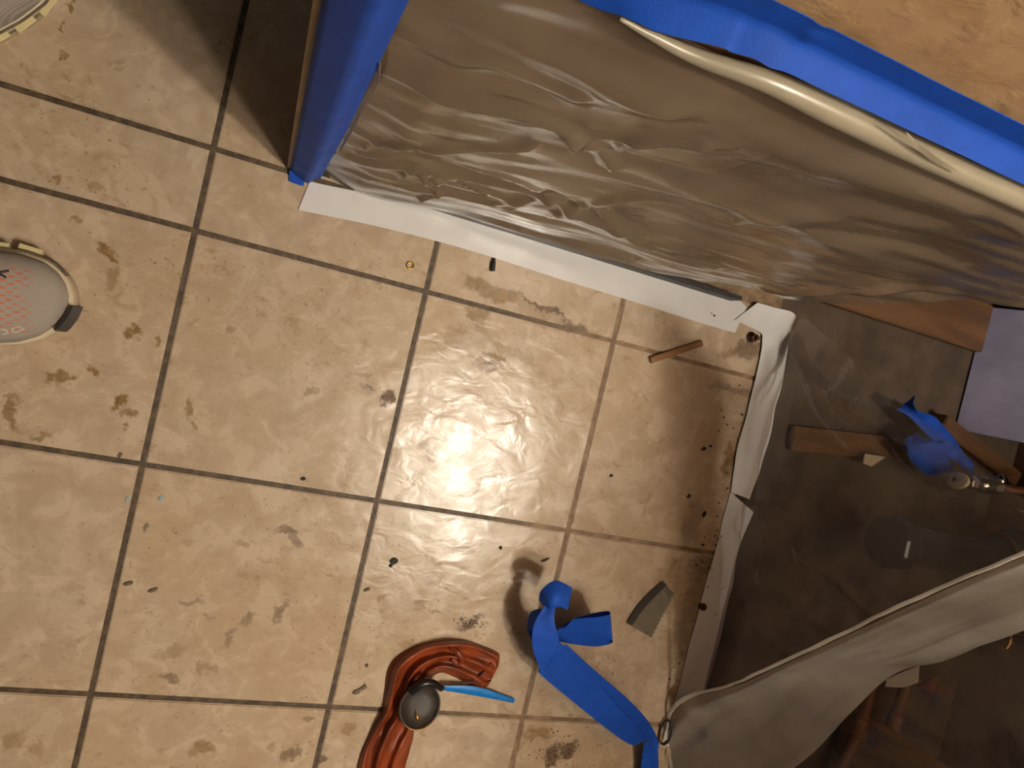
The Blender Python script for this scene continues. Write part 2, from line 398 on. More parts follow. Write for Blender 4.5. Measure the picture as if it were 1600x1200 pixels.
# ------------------------------------------------------------------ plastic sheet over the back wall
hem = [UY(*p, .116) for p in [(505, 288), (600, 300), (690, 322), (760, 341), (860, 365), (960, 392), (1060, 423), (1130, 443), (1200, 451)]]
hemx = [p.x for p in hem]; hemz = [max(p.z, .001) for p in hem]
creases = [  # polyline in pixels, width (m), height (m)
 ([(555, 200), (590, 213), (690, 208), (830, 214)], .005, .006), ([(545, 195), (590, 213), (570, 226)], .003, .004),
 ([(640, 50), (720, 75), (780, 85), (900, 130)], .012, .007), ([(590, 100), (650, 112), (730, 135), (830, 160), (905, 190), (960, 250)], .007, .007),
 ([(900, 185), (960, 218), (1010, 192), (1110, 195)], .006, .005), ([(900, 190), (1000, 192), (1150, 200)], .004, .004),
 ([(520, 258), (600, 268), (700, 290), (800, 320)], .006, .006), ([(535, 240), (620, 246), (700, 262), (860, 300)], .008, .006),
 ([(630, 262), (655, 250), (690, 272)], .003, .006), ([(665, 265), (690, 290), (660, 300)], .003, .006), ([(560, 232), (640, 240), (760, 290)], .004, .005),
 ([(700, 240), (800, 262), (900, 320), (1000, 350)], .008, .006), ([(860, 330), (960, 300), (1060, 305), (1120, 320)], .008, .005),
 ([(780, 310), (900, 305), (1020, 372), (1120, 400)], .009, .005), ([(1150, 330), (1300, 320), (1600, 350)], .02, .005),
 ([(1200, 440), (1400, 445), (1600, 456)], .010, .006), ([(960, 130), (1100, 150), (1300, 240), (1500, 300)], .02, .006), ([(700, 20), (900, 80), (1050, 140)], .015, .006)]
nX, nZ = 190, 130
uu = np.linspace(0, 1, nX); vv = np.linspace(0, 1, nZ)
V = []
Xg = np.zeros((nX, nZ)); Zg = np.zeros((nX, nZ))
for i, u in enumerate(uu):
    for j, v in enumerate(vv):
        xr0 = .124 + u * (.795 - .124)
        zb = float(np.interp(xr0, hemx, hemz)); z = zb + v * (.652 - zb)
        xr = float(np.interp(z, [0, .1, .2, .33, .454, .66], [.80, .785, .772, .798, .842, .90]))
        Xg[i, j] = .124 + u * (xr - .124); Zg[i, j] = z
D = np.zeros((nX, nZ))
for pl, wd, ht in creases:
    q = [UY(*p, .115) for p in pl]; q = resample([(p.x, p.z, 0) for p in q], 30)
    dm = np.full((nX, nZ), 9.)
    for a, c in zip(q[:-1], q[1:]):
        ab = c - a; L2 = ab[0] ** 2 + ab[1] ** 2 + 1e-12
        t = np.clip(((Xg - a[0]) * ab[0] + (Zg - a[1]) * ab[1]) / L2, 0, 1)
        dm = np.minimum(dm, np.hypot(Xg - a[0] - t * ab[0], Zg - a[1] - t * ab[1]))
    D += ht * np.exp(-(dm / wd) ** 2)
for i in range(nX):
    for j in range(nZ):
        x, z = Xg[i, j], Zg[i, j]
        q = z * .95 - x * .25; r = x + z * .3
        n_ = .010 * nz(r * 5, q * 14, 1.3) + .004 * nz(r * 10, q * 32, 4.1) + .0010 * nz(r * 14, q * 70, 7.7)
        fade = min(1, (x - .124) / .06) * min(1, (.66 - z) / .03)
        V.append((x, WY - .003 - .006 * max(0, fade) - max(-.006, n_ + .004) * max(0, fade) - D[i, j] * max(0.15, fade), z))
Fc = [(i * nZ + j, (i + 1) * nZ + j, (i + 1) * nZ + j + 1, i * nZ + j + 1) for i in range(nX - 1) for j in range(nZ - 1)]
sheet = thing('plastic_sheet', 'wrinkled milky plastic sheet hung over the wall below the long blue tape', 'plastic sheet', (.45, .11, 0))
def adopt(o, t):
    o.parent = t; o.matrix_parent_inverse = Matrix.Translation(-Vector(t.location)); return o
adopt(mesh('film', V, Fc, m_plastic, None, True), sheet)
hp = [UY(x, y + 3, .1055) for x, y in [(968, 26), (1020, 53), (1090, 86), (1200, 124), (1300, 170), (1400, 218), (1500, 264), (1600, 308), (1900, 442), (2300, 622)]]
adopt(tube('rolled_hem', hp, lambda s: .001 + .0066 * min(1, s * 2.3) ** 1.1, m_hem, None, 80, 14), sheet)
adopt(ribbon('loose_tail', [UY(x, y, .099) for x, y in [(1415, 205), (1450, 235), (1500, 270)]], [UY(x, y, .098) for x, y in [(1418, 212), (1448, 246), (1498, 273)]], m_hem, None, 12, 3), sheet)
adopt(ribbon('loose_edge', [UY(x, y, .108) for x, y in [(592, 95), (585, 125), (570, 150), (560, 175), (548, 200), (530, 235)]],
             [UY(x, y, .106) for x, y in [(594, 100), (592, 128), (578, 155), (566, 176), (553, 202), (532, 237)]], m_hem, None, 24, 3), sheet)

# blue tape along the top of the sheet
def b_top(u, v, p):
    x, z = p[0], p[2]
    kink = .0016 * math.exp(-((x - .300 - (z - .66) * .45) / .006) ** 2) * (v < .75) + .0012 * math.exp(-((x - .318 + (z - .70) * .3) / .004) ** 2) * v
    return (0, -.0012 - .0006 * nz(x * 18, z * 40, 2.) - kink - .0125 * max(0, .34 - v) / .34 * max(0, min(1, (x - .19) / .06)), 0)
ex = [(700, -85), (910, 1), (980, 29), (1060, 57), (1128, 74), (1145, 82), (1200, 99), (1300, 146), (1400, 194), (1500, 241), (1600, 288), (1900, 428), (2400, 662)]
E1 = [UY(x, y, .1165 - .0125 * max(0, min(1, (UY(x, y, .11).x - .19) / .06))) for x, y in ex]
E2 = [Vector((p.x - .005, .1175, .7095)) for p in E1]
E1 = [Vector((p.x, .1175 - (0 if p.x > .19 else .0), p.z)) for p in E1]
tag(ribbon('blue_tape', E1, E2, m_blue, None, 120, 12, .0005, b_top), 'long blue masking tape running along the top of the wall plastic below peach paint', 'tape')

# blue tape folded over the door trim corner
def corner_tape():
    t = thing('blue_tape', 'blue masking tape running up the brown door trim corner', 'tape', (.118, .105, 0))
    V = []; Fc = []; n = 120
    cs = [(.0, .9), (.12, .75), (.3, .45), (.5, .12), (.64, .0), (.70, .25), (.82, .7), (.92, .95), (1., 1.)]
    m = len(cs)
    for i in range(n):
        z = .004 + 1.2 * (i / (n - 1)) ** 1.15
        xl = .0950; xr = np.interp(z, [0, .06, .3, .6, 1.3], [.133, .134, .1385, .139, .142])
        for a, c in cs:
            x = xl + (xr - xl) * a; y = .0985 + c * .0105
            wr = .0016 * nz(x * 60, z * 22, 5.) + .0012 * nz(x * 160, z * 60, 9.) if z < .35 else .0008 * nz(x * 40, z * 9, 5.)
            V.append((x, y - .0014 - wr * .9, z))
    for i in range(n - 1):
        for j in range(m - 1):
            q = i * m + j; Fc.append((q, q + 1, q + m + 1, q + m))
    o = mesh('strip', V, Fc, m_blue, None, True); s = o.modifiers.new('t', 'SOLIDIFY'); s.thickness = .0004; s.offset = 0
    adopt(o, t)
    adopt(ribbon('folded_foot', [U(452, 266, .004), U(462, 268, .008), U(478, 272, .012)], [U(451, 283, .0012), U(464, 288, .0012), U(474, 291, .0012)], m_blue, None, 10, 4), t)
corner_tape()

# ------------------------------------------------------------------ white tape on the floor edge
def wz(u, v, p): return (0, 0, .0006 + .0007 * nz(p[0] * 30, p[1] * 30, 1.) + .0012 * max(0, nz(p[0] * 9, p[1] * 26, 6.)))
def PL(l, z=.0012): return [U(x, y, z) for x, y in l]
tag(ribbon('white_tape', PL([(484, 284), (600, 308), (690, 328), (780, 352), (860, 376), (1000, 415), (1100, 450), (1140, 458), (1166, 480)]),
           PL([(466, 328), (590, 354), (690, 379), (775, 404), (855, 430), (995, 473), (1080, 500), (1120, 512), (1148, 520)]), m_white, None, 80, 7, .0005, wz),
    'long glossy white tape on the tiles along the plastic covered wall', 'tape')
def lift(u, v, p): return (0, 0, .0026 + .0012 * nz(p[0] * 26, p[1] * 20, 3.) + .006 * v ** 3 * (.5 + nz(u * 7, 3.)))
E1 = [(1147, 500), (1185, 519), (1189, 530), (1186, 560), (1172, 620), (1162, 660), (1150, 700), (1146, 730), (1141, 768)]
E2 = [(1180, 473), (1205, 480), (1238, 490), (1233, 515), (1216, 605), (1204, 650), (1196, 700), (1182, 740), (1168, 779)]
tag(ribbon('white_tape', PL(E1, .002), PL(E2, .002), m_white, None, 60, 7, .0005, lift), 'wavy white tape strip meeting the long white strip at the corner with the rusty bolt', 'tape')
E1 = [(1141, 769), (1128, 815), (1118, 858), (1104, 905), (1090, 960), (1077, 1005), (1062, 1070), (1042, 1128), (1034, 1165)]
E2 = [(1177, 800), (1160, 840), (1150, 875), (1145, 910), (1133, 958), (1124, 1000), (1107, 1062), (1090, 1120), (1078, 1165)]
tag(ribbon('white_tape', PL(E1, .001), PL(E2, .001), m_white, None, 60, 7, .0005, wz), 'white tape strip with dirt and a rusty nut, ending at the dark oval ring', 'tape')

# ------------------------------------------------------------------ alcove: clear film, lumber, pipes
cr = [([(1178, 795), (1235, 850), (1290, 900), (1365, 975)], .005, .007), ([(1240, 868), (1300, 905), (1375, 990)], .004, .006),
      ([(1238, 520), (1255, 570), (1290, 620), (1370, 690), (1450, 745)], .010, .012), ([(1228, 500), (1248, 560), (1280, 640), (1330, 690)], .008, .010),
      ([(1300, 620), (1340, 575), (1440, 545), (1500, 510), (1600, 480)], .010, .012), ([(1440, 570), (1480, 545), (1560, 520), (1600, 515)], .008, .010),
      ([(1130, 960), (1180, 1000), (1240, 1040)], .010, .008), ([(1180, 900), (1240, 960), (1330, 1010)], .008, .006), ([(1300, 640), (1400, 640), (1440, 660)], .008, .008)]
crq = []
for l, wd, ht in cr:
    q = [UX(x, y, .93) for x, y in l]; crq.append((resample([(p.y, p.z, 0) for p in q], 26), wd, ht))
nY, nZ = 120, 140; V = []
for i in range(nY):
    y = .115 - i / (nY - 1) * .93
    zt = float(np.interp(-y, [-.115, 0, .116, .236, .29, .42, .8], [.03, .25, .5, .98, 1.12, 1.38, 1.42]))
    for j in range(nZ):
        v = j / (nZ - 1); z = .0035 + (v ** 1.4) * zt; d = 0
        if z < .7:
            for q, wd, ht in crq:
                m_ = min((y - a[0]) ** 2 + (z - a[1]) ** 2 for a in q)
                if m_ < 9 * wd * wd: d += ht * math.exp(-m_ / wd ** 2)
        fl_ = min(1, z / .03)
        V.append((.934 + .06 * min(1, z / .2) * max(0, min(1, (-.25 - y) / .15)) - fl_ * (d + .008 * nz(y * 7, z * 5, 2.) + .004 * nz(y * 18 + z * 9, z * 14, 5.)), y, z))
Fc = [(i * nZ + j, (i + 1) * nZ + j, (i + 1) * nZ + j + 1, i * nZ + j + 1) for i in range(nY - 1) for j in range(nZ - 1)]
tag(mesh('plastic_sheet', V, Fc, m_clear, None, True), 'clear creased plastic curtain rising from the white tape in front of the dark alcove', 'plastic sheet')
cur = [o for o in COL.objects if o.get('label', '').startswith('clear creased')][0]
V = []
for i in range(40):
    y = -.10 - i / 39 * .715
    zt = float(np.interp(-y, [-.115, 0, .116, .236, .29, .42, .8], [.03, .25, .5, .98, 1.12, 1.38, 1.42])) + .01
    zb = min(.66, zt - .03)
    for j in range(24): z = zb + j / 23 * (zt - zb); V.append((.920 - .006 * nz(y * 7, z * 5, 2.) - .004 * nz(y * 20, z * 6, 8.), y, z))
mesh('added_shade_layer', V, [(i * 24 + j, i * 24 + 24 + j, i * 24 + 25 + j, i * 24 + j + 1) for i in range(39) for j in range(23)], m_shade_film, cur, True)  # extra unseen film, added to deepen the curtain's shade on the tiles
t = thing('added_shade_shelf', 'unseen brown shelf board added high on the wall to shade the alcove', 'shelf', (1.548, -.66, 1.35))  # added out of view, sized to keep direct light off the alcove
box('board', -.49, 0, -.40, .375, 0, .025, m_woodx, t, bevel=.003)
for yy in (-.3, .28): box('bracket', -.30, 0, yy - .01, yy + .01, -.02, 0, m_black, t); box('bracket', -.012, 0, yy - .01, yy + .01, -.22, -.02, m_black, t)
t = thing('lumber_board', 'brown lumber board lying under clear plastic near the blue tape wad', 'board', U(1335, 694))
bb = box('board', -.15, .15, -.021, .021, 0, .012, m_woodx, t, bevel=.002); t.rotation_euler.z = .10
t = thing('wall_stud', 'upright brown stud with dark screw holes below the hanging grey plastic', 'stud', (1.285, -.60, 0))
box('post', -.02, .02, -.045, .045, 0, .60, m_woodz, t, bevel=.002)
for yy, zz in ((-.012, .025), (.018, .07), (-.02, .12)):
    lathe('screw', [(.0001, .0008), (.004, .0008), (.004, 0)], m_ink, t, 10, axisM((-.0202, yy, zz), (-1, 0, 0)))
t = thing('copper_pipe', 'tarnished copper pipe with a soldered coupling in the dark cavity beyond the stud', 'pipe', (1.31, -.55, .06), 'copper pipes in the dark cavity')
tube('pipe', [(.02, .16, .0), (.012, .0, .0), (.0, -.18, -.02), (-.01, -.5, -.03)], .011, m_copper, t, 20, 14)
lathe('coupling', [(.0135, -.018), (.0145, -.014), (.0145, .014), (.0135, .018)], m_copper, t, 14, axisM((.013, .0, .0), (.06, 1, 0)))
t2 = t.copy(); COL.objects.link(t2); t2.location = (1.245, -.57, .045)
for ch in [c for c in bpy.data.objects if c.parent == t]:
    c = ch.copy(); COL.objects.link(c); c.parent = t2
t2['label'] = 'thinner looking copper pipe nearer the upright stud, half under grey plastic'
t['label'] = 'copper pipe farther from the upright stud in the dark cavity'
t = thing('pipe_strap', 'orange copper pipe strap with a triangular plate beyond the grey plastic', 'pipe strap', (1.33, -.45, .10))
slab('plate', [(-.03, -.01), (.012, -.022), (.016, .014)], 0, .003, m_copper, t)
tube('band', [(.016, -.006, .001), (.04, -.016, .006), (.055, -.02, .0)], .004, m_copper, t, 12, 8)
t = thing('brass_ring', 'small curved brass hook at the edge of the dark cavity', 'ring', UX(1572, 1000, 1.50))
tube('arc', [(.012 * math.cos(a), .018 * math.sin(a), 0) for a in np.linspace(-2.2, 1.6, 10)], lambda s: .0045 * (1 - .7 * abs(2 * s - 1)), m_brass, t, 20, 8)
tube('stem', [(.008, .014, 0), (.03, .014, .0), (.052, .014, 0)], .002, m_brass, t, 6, 8)

t = thing('drywall_panel', 'lavender faced drywall offcut leaning in the alcove above the diagonal brace', 'drywall', (1.365, .005, 0))
pn = box('panel', 0, .012, 0, .24, 0, .36, m_purple, t, bevel=.001); t.rotation_euler.y = math.radians(27)
# shut-off valve
vc = UX(1497, 751, 1.255); ve = UX(1600, 768, 1.375)
t = thing('shutoff_valve', 'chrome shut-off valve with ivory oval handle in front of the blue tape wad', 'valve', vc)
vd = (ve - vc).normalized()
def VA(d): return axisM(vd * d, vd)
hd = lathe('handle', [(.0001, -.004), (.018, -.0042), (.0255, -.002), (.027, .001), (.0255, .004), (.012, .006), (.0001, .006)], m_handle, t, 32,
           axisM(Vector((0, 0, 0)), (-.93, .1, -.25)) @ Matrix.Rotation(math.radians(90), 4, 'Z') @ Matrix.Diagonal((1, .55, 1, 1)))
lathe('handle_screw', [(.0042, 0), (.0042, .0015), (.0001, .0022)], m_ink, hd, 12, axisM((-.0065, .0007, -.0018), (-.93, .1, -.25)))
lathe('stem', [(.006, .0), (.006, .018)], m_chrome, t, 14, VA(.004))
lathe('packing_nut', [(.0105, 0), (.0115, .002), (.0115, .012), (.0105, .014)], m_chrome, t, 6, VA(.020), smooth=False)
lathe('body', [(.010, 0), (.0145, .004), (.0145, .026), (.011, .03)], m_chrome, t, 20, VA(.034))
lathe('outlet', [(.008, 0), (.008, .026), (.0095, .027), (.0095, .036)], m_chrome, t, 16, axisM(vd * .048, (0.05, .5, .86)))
lathe('compression_nut', [(.011, 0), (.0125, .002), (.0125, .012), (.011, .014)], m_chrome, t, 6, VA(.066), smooth=False)
lathe('supply_stub', [(.0075, 0), (.0075, .15)], m_copper, t, 14, VA(.078))

# drain pipe
dz = .15
pts = [U(x, y, z) for x, y, z in [(1392, 847, dz), (1425, 852, dz), (1470, 862, dz - .004), (1520, 868, dz - .004), (1570, 864, dz), (1620, 862, dz + .002), (1660, 860, dz)]]
t = thing('drain_pipe', 'fat black drain pipe with a slip nut, sticking out of the wall cavity', 'pipe', pts[0])
loc = lambda p: p - pts[0]
d0 = (pts[1] - pts[0]).normalized()
tube('pipe', [loc(p) for p in pts], .0315, m_black, t, 30, 22)
lathe('slip_nut', [(.031, -.012), (.0405, -.012), (.043, -.008), (.043, .018), (.0405, .022), (.034, .022)], m_black, t, 10, axisM((0, 0, 0), d0), smooth=False)
lathe('washer', [(.032, .0215), (.037, .0215), (.0375, .024), (.0325, .0255)], simple('dusty_rubber_rim', lin(120, 108, 88), .6), t, 28, axisM((0, 0, 0), d0))
d1 = (pts[5] - pts[4]).normalized()
lathe('collar', [(.032, -.012), (.037, -.012), (.038, .012), (.034, .016)], m_black, t, 24, axisM(loc(pts[4]), d1))
lathe('collar_rim', [(.0325, -.0165), (.0362, -.0165), (.0362, -.012), (.0325, -.012)], m_rust, t, 24, axisM(loc(pts[4]), d1))
lathe('hub', [(.036, .016), (.044, .018), (.045, .04), (.045, .05)], m_black, t, 24, axisM(loc(pts[4]), d1))
# blocking panel behind
t = thing('wood_blocking', 'rough brown wood block behind the drain pipe and valve', 'board', (1.528, -.17, 0))
box('block', -.02, .02, -.11, .09, 0, .22, m_woodz, t, bevel=.003)
t = thing('wood_brace', 'dark brown diagonal brace between the blue tape wad and lavender drywall', 'board', U(1530, 705, .03))
box('brace', -.12, .12, -.015, .015, -.028, .008, m_plate, t, bevel=.002); t.rotation_euler.z = -.30
# blue wad
t = thing('tape_wad', 'crumpled wad of blue masking tape beside the ivory valve handle', 'tape', U(1450, 690, .0))
def rb(a, c, n=20): return [U(x, y, z) - t.location for x, y, z in a], [U(x, y, z) - t.location for x, y, z in c]
for nm, a, c in (('strip', [(1400, 640, .06), (1425, 655, .075), (1450, 680, .08), (1490, 720, .07), (1520, 742, .06)], [(1430, 618, .06), (1432, 640, .085), (1465, 655, .075), (1495, 690, .08), (1522, 725, .06)]),
                 ('loop', [(1412, 690, .055), (1422, 715, .075), (1448, 742, .06), (1470, 740, .05)], [(1432, 676, .055), (1460, 690, .085), (1490, 695, .075), (1490, 735, .05)]),
                 ('curl', [(1411, 694, .05), (1418, 684, .06), (1428, 681, .055)], [(1414, 703, .05), (1425, 700, .065), (1434, 694, .055)])):
    A, B = rb(a, c)
    ribbon(nm, A, B, m_blue, t, 24, 6, .0004, lambda u, v, p: (0, 0, .01 * nz(u * 4, v * 3, 3.)))
tag(slab('paper_scrap', [U(x, y, .03)[:2] for x, y in [(1352, 709), (1384, 714), (1362, 729), (1349, 724)]], .028, .030, m_paper), 'small pale triangular paper scrap lying against the brown board', 'scrap')

# ------------------------------------------------------------------ hanging grey flap
def fX(x, y, X=.9): return UX(x, y, X)
FE1 = [fX(*q) for q in [(1032, 1160, .890), (1058, 1112, .886), (1090, 1086, .884), (1150, 1071, .878), (1220, 1041, .870), (1320, 995, .858), (1450, 934, .842), (1600, 872, .826), (1800, 790, .80)]]
FE2 = [Vector((.925, -.73, .0015))] + [fX(*q) for q in [(1130, 1265, .955), (1245, 1197, .965), (1330, 1112, .955), (1400, 1052, .945), (1470, 1033, .93), (1530, 1010, .918), (1600, 985, .918), (1800, 900, .918)]]
def bflap(u, v, p):
    roll = math.exp(-((v - .13) / .09) ** 2) * .013
    n_ = .010 * nz(u * 4 + v, v * 3, 3.) + .002 * nz(u * 12, v * 9, 8.)
    k1 = .010 * math.exp(-((u - .20) / .03) ** 2) * (1 - v)
    f = min(1, u * 6)
    return (-(roll * min(1, .3 + u * 5) + n_ * f + k1) + .012 * (v > .0) * 0, 0, max(0, .002 - p[2]) if u < .02 else .3 * roll)
flap = thing('plastic_sheet', 'grey plastic flap with a shiny folded edge rising from the floor by the oval ring', 'plastic sheet', (.885, -.66, 0))
adopt(ribbon('film', FE1, FE2, m_flap, None, 130, 50, 0, bflap), flap)
m_fold = simple('shiny_folded_film', lin(206, 196, 178), .2, var=.06, vscale=40, bump=.15, bscale=60)
adopt(ribbon('folded_edge', [p + Vector((-.018 if i_ else -.004, 0, .0)) for i_, p in enumerate(FE1)], [p + (q - p) * .03 + Vector((-.0145 if i_ else -.002, 0, 0)) for i_, (p, q) in enumerate(zip(FE1, FE2))], m_fold, None, 110, 6, 0, lambda u, v, p: (-.0025 * nz(u * 16, v), 0, .004 * math.sin(math.pi * v) + .0015 * nz(u * 30, 2.))), flap)
adopt(ribbon('torn_scrap', [fX(1385, 1062), fX(1410, 1050), fX(1437, 1040)], [fX(1383, 1073), fX(1412, 1074), fX(1435, 1066)], m_flap, None, 10, 5, 0), flap)

# ------------------------------------------------------------------ twisted tape with a bow
t = thing('blue_tape', 'twisted blue masking tape with a loop, standing off the tiles from the grey flap', 'tape', U(1012, 1185, 0))
def RB(nm, a, c, n=40, bump=None):
    o = ribbon(nm, [U(*q) for q in a], [U(*q) for q in c], m_blue, None, n, 7, .0004, bump); adopt(o, t); return o
wv_ = lambda u, v, p: (0, 0, .002 * nz(u * 6, v * 2, 1.))
RB('strip', [(826, 985, .05), (842, 1040, .055), (846, 1055, .06), (900, 1100, .065), (950, 1140, .055), (985, 1163, .045), (1003, 1158, .04)],
   [(868, 985, .07), (872, 1000, .075), (880, 1008, .08), (940, 1062, .085), (985, 1100, .075), (1012, 1130, .055), (1028, 1160, .03)], 50, wv_)
RB('folded_back', [(880, 1010, .0825), (920, 1050, .089), (960, 1095, .083), (1000, 1142, .055), (1027, 1178, .03)], [(884, 1006, .084), (930, 1048, .094), (985, 1096, .090), (1015, 1130, .066), (1030, 1160, .036)], 40)
RB('tail', [(1006, 1160, .035), (1001, 1200, .02), (990, 1260, .01)], [(1028, 1162, .030), (1029, 1200, .018), (1028, 1260, .01)], 16, wv_)
RB('neck', [(852, 945, .079), (835, 975, .08), (832, 1010, .075), (846, 1053, .066)], [(868, 945, .082), (866, 970, .088), (873, 1003, .085), (862, 1030, .078)], 24, wv_)
RB('back_loop', [(846, 950, .06), (828, 958, .045), (824, 985, .04), (832, 1000, .05)], [(848, 966, .07), (838, 968, .06), (836, 985, .06), (838, 1002, .062)], 20)
RB('knot_cap', [(842, 938, .070), (846, 922, .080), (868, 907, .082), (894, 918, .070)], [(855, 953, .078), (862, 950, .090), (875, 948, .090), (887, 953, .078)], 24, lambda u, v, p: (0, 0, .014 * math.sin(math.pi * u) * math.sin(math.pi * v)))
RB('loop', [(870, 985, .06), (895, 968, .055), (928, 958, .06), (950, 955, .07), (952, 960, .085), (935, 964, .09), (895, 967, .085)],
   [(872, 1002, .03), (900, 1007, .02), (930, 1010, .02), (953, 1006, .025), (955, 1000, .05), (925, 990, .06), (880, 985, .065)], 50)

# ------------------------------------------------------------------ rust-orange rubber rag
t = thing('rubber_rag', 'limp crumpled rust-orange rubber glove-like rag curled round the dark disc', 'rag', U(640, 1060))
sp_ = [(588, 1275), (592, 1230), (600, 1190), (612, 1150), (622, 1120), (628, 1085), (638, 1055), (660, 1035), (690, 1026), (720, 1030), (745, 1040), (764, 1050), (772, 1054)]
wd_ = [20, 36, 37, 32, 27, 28, 31, 28, 25, 30, 32, 33, 25]
sp3 = resample([(p[0], p[1], q) for p, q in zip(sp_, wd_)], 110)
V = []; Fc = []; m = 41; n = len(sp3)
for i, (x, y, wd) in enumerate(sp3):
    a = sp3[max(i - 1, 0)]; c = sp3[min(i + 1, n - 1)]; d = np.array([c[0] - a[0], c[1] - a[1]]); d /= np.linalg.norm(d); pn = np.array([-d[1], d[0]])
    s = i / (n - 1); endk = min(1, (1 - s) * 14) ** .5 if s > .9 else 1
    for j in range(m):
        v = 2 * j / (m - 1) - 1
        ww = wd * (1 + .10 * nz(s * 9, 5. + math.copysign(1, v), 2.))
        pxl = np.array([x, y]) + pn * v * ww * (.7 + .3 * endk)
        prof = (1 - abs(v) ** 4)
        flat = 1 - .5 * max(0, (s - .78) / .22)
        ph = v * 2.6 + .9 * nz(s * 3.2, v * .8, 3.) + .35 * math.sin(s * 9)
        fold = (.5 + .5 * math.cos(ph * 3.4)) ** 1.6
        z = .002 + prof * flat * (.008 + .013 * fold + .004 * nz(s * 12, v * 4, 6.)) + (.008 * math.exp(-((s - .72) / .05) ** 2) * max(0, 1 - (v + .6) ** 2 * 3))
        V.append(U(pxl[0], pxl[1], max(z, .0012)) - t.location)
nV = len(V)
for i in range(n - 1):
    for j in range(m - 1):
        q = i * m + j; Fc.append((q, q + 1, q + m + 1, q + m))
rag = mesh('rag_body', V, Fc, m_rag, t, True)
sd = rag.modifiers.new('thickness', 'SOLIDIFY'); sd.thickness = .0012; sd.offset = -1
# crease lines / raised cuffs on the rag
tube('cuff_roll', [U(x, y, z) - t.location for x, y, z in [(705, 1012, .018), (715, 1020, .026), (722, 1030, .024), (715, 1036, .02), (706, 1028, .02)]], .0045, m_rag, t, 26, 10)
tube('seam', [U(x, y, z) - t.location for x, y, z in [(768, 1036, .010), (760, 1046, .0125), (748, 1058, .0135), (735, 1066, .013), (722, 1066, .012)]], .0016, simple('dark_rust_seam', lin(70, 28, 14), .5), t, 26, 8)
lathe('bead', [(.0001, 0), (.002, .0003), (.0015, .0018), (.0001, .002)], m_inkw, t, 10, Matrix.Translation(U(769, 1061, .012) - t.location))

# dark disc
dc = U(655, 1103, .024)
t = thing('rubber_disc', 'dark round rubber disc with worn rim lying on the rust-orange rag', 'disc', dc)
M = axisM((0, 0, 0), (.16, .22, .96))
m_disc = simple('worn_brown_black_rubber', lin(54, 44, 37), .55, var=.3, vscale=60, bump=.3, bscale=120)
lathe('dish', [(.0001, -.008), (.024, -.008), (.0315, -.003), (.033, .001), (.0325, .004), (.031, .0045), (.0295, .003), (.029, .0), (.012, -.0015), (.0001, -.0018)], m_disc, t, 40, M)
rr = [M @ Vector((.0318 * math.cos(a), .0318 * math.sin(a), .0042)) for a in np.linspace(1.4, 3.3, 12)]
tube('worn_rim', rr, lambda s: .0012 * math.sin(math.pi * max(.02, min(.98, s))), m_brass, t, 24, 6)
tube('mud_ridge', [M @ Vector((-.016, .012, -.0005)), M @ Vector((-.008, .013, .0015)), M @ Vector((.0, .008, -.0005))], lambda s: .003 * math.sin(math.pi * max(.05, min(.95, s))), m_brass, t, 14, 8)
tube('hinge_arm', [U(x, y, z) - dc for x, y, z in [(642, 1080, .030), (660, 1068, .036), (678, 1068, .034), (690, 1076, .026)]], lambda s: .0065 - .002 * s, m_black, t, 20, 12)
tube('hinge_lug', [U(x, y, z) - dc for x, y, z in [(652, 1064, .030), (668, 1066, .034), (680, 1072, .030)]], .004, m_black, t, 12, 10)
# blue stick
p0 = U(694, 1070, .014); p1 = U(803, 1093, .004)
t = thing('plastic_stick', 'thin bright blue tapered plastic stick poking out from the rag', 'stick', p0)
ribbon('blade', [(0, 0, .002), (U(745, 1073, .011) - p0), (p1 - p0) + Vector((0, .001, 0))], [(U(693, 1077, .012) - p0), (U(745, 1086, .009) - p0), (p1 - p0) + Vector((0, -.004, 0))], m_bluestick, t, 24, 6, .003, lambda u, v, p: (0, 0, .002 * math.sin(math.pi * v)))

# ------------------------------------------------------------------ small things on the tiles
def chip(name, label, x, y, r, mat, seed, cat='debris', h=.002, asp=1.6, ang=0., z=.0006, group=None):
    random.seed(seed); c = U(x, y, z); rm = r * .0007; pts = []
    for i in range(9):
        a = 2 * math.pi * i / 9; q = rm * random.uniform(.65, 1.15)
        u, v = q * math.cos(a) * asp ** .5, q * math.sin(a) / asp ** .5
        pts.append((u * math.cos(ang) - v * math.sin(ang), u * math.sin(ang) + v * math.cos(ang)))
    o = slab(name, pts, 0, h, mat, None, bevel=h * .35); o.location = c
    return tag(o, label, cat, group)
st0, st1 = U(1016, 563, .004), U(1097, 536, .004); dd = st1 - st0
t = thing('wooden_stick', 'short brown flat wooden stick lying on the tile near the corner', 'stick', st0); t.rotation_euler.z = math.atan2(dd.y, dd.x)
box('stick', 0, dd.length, -.005, .005, -.0038, .003, m_stick, t, bevel=.0008)
c = U(641, 415, 0)
t = thing('brass_washer', 'tiny brass ring lying on the tile by the long white tape', 'washer', c)
lathe('ring', [(.0035, .0005), (.0035, .003), (.0055, .003), (.0060, .0015), (.0055, .0005)], m_brass, t, 24, None, closed=True)
c = U(769, 416, 0)
t = thing('black_plug', 'little black plastic plug lying on the tile below the long white tape', 'plug', c); t.rotation_euler.z = -1.5
tube('barrel', [(-.006, 0, .0035), (.0, 0, .0037), (.007, .001, .0035)], lambda s: .0036, m_black, t, 8, 10)
lathe('head', [(.0022, -.003), (.0028, -.001), (.0022, .003)], m_black, t, 10, axisM((-.0085, 0, .0032), (1, 0, 0)))
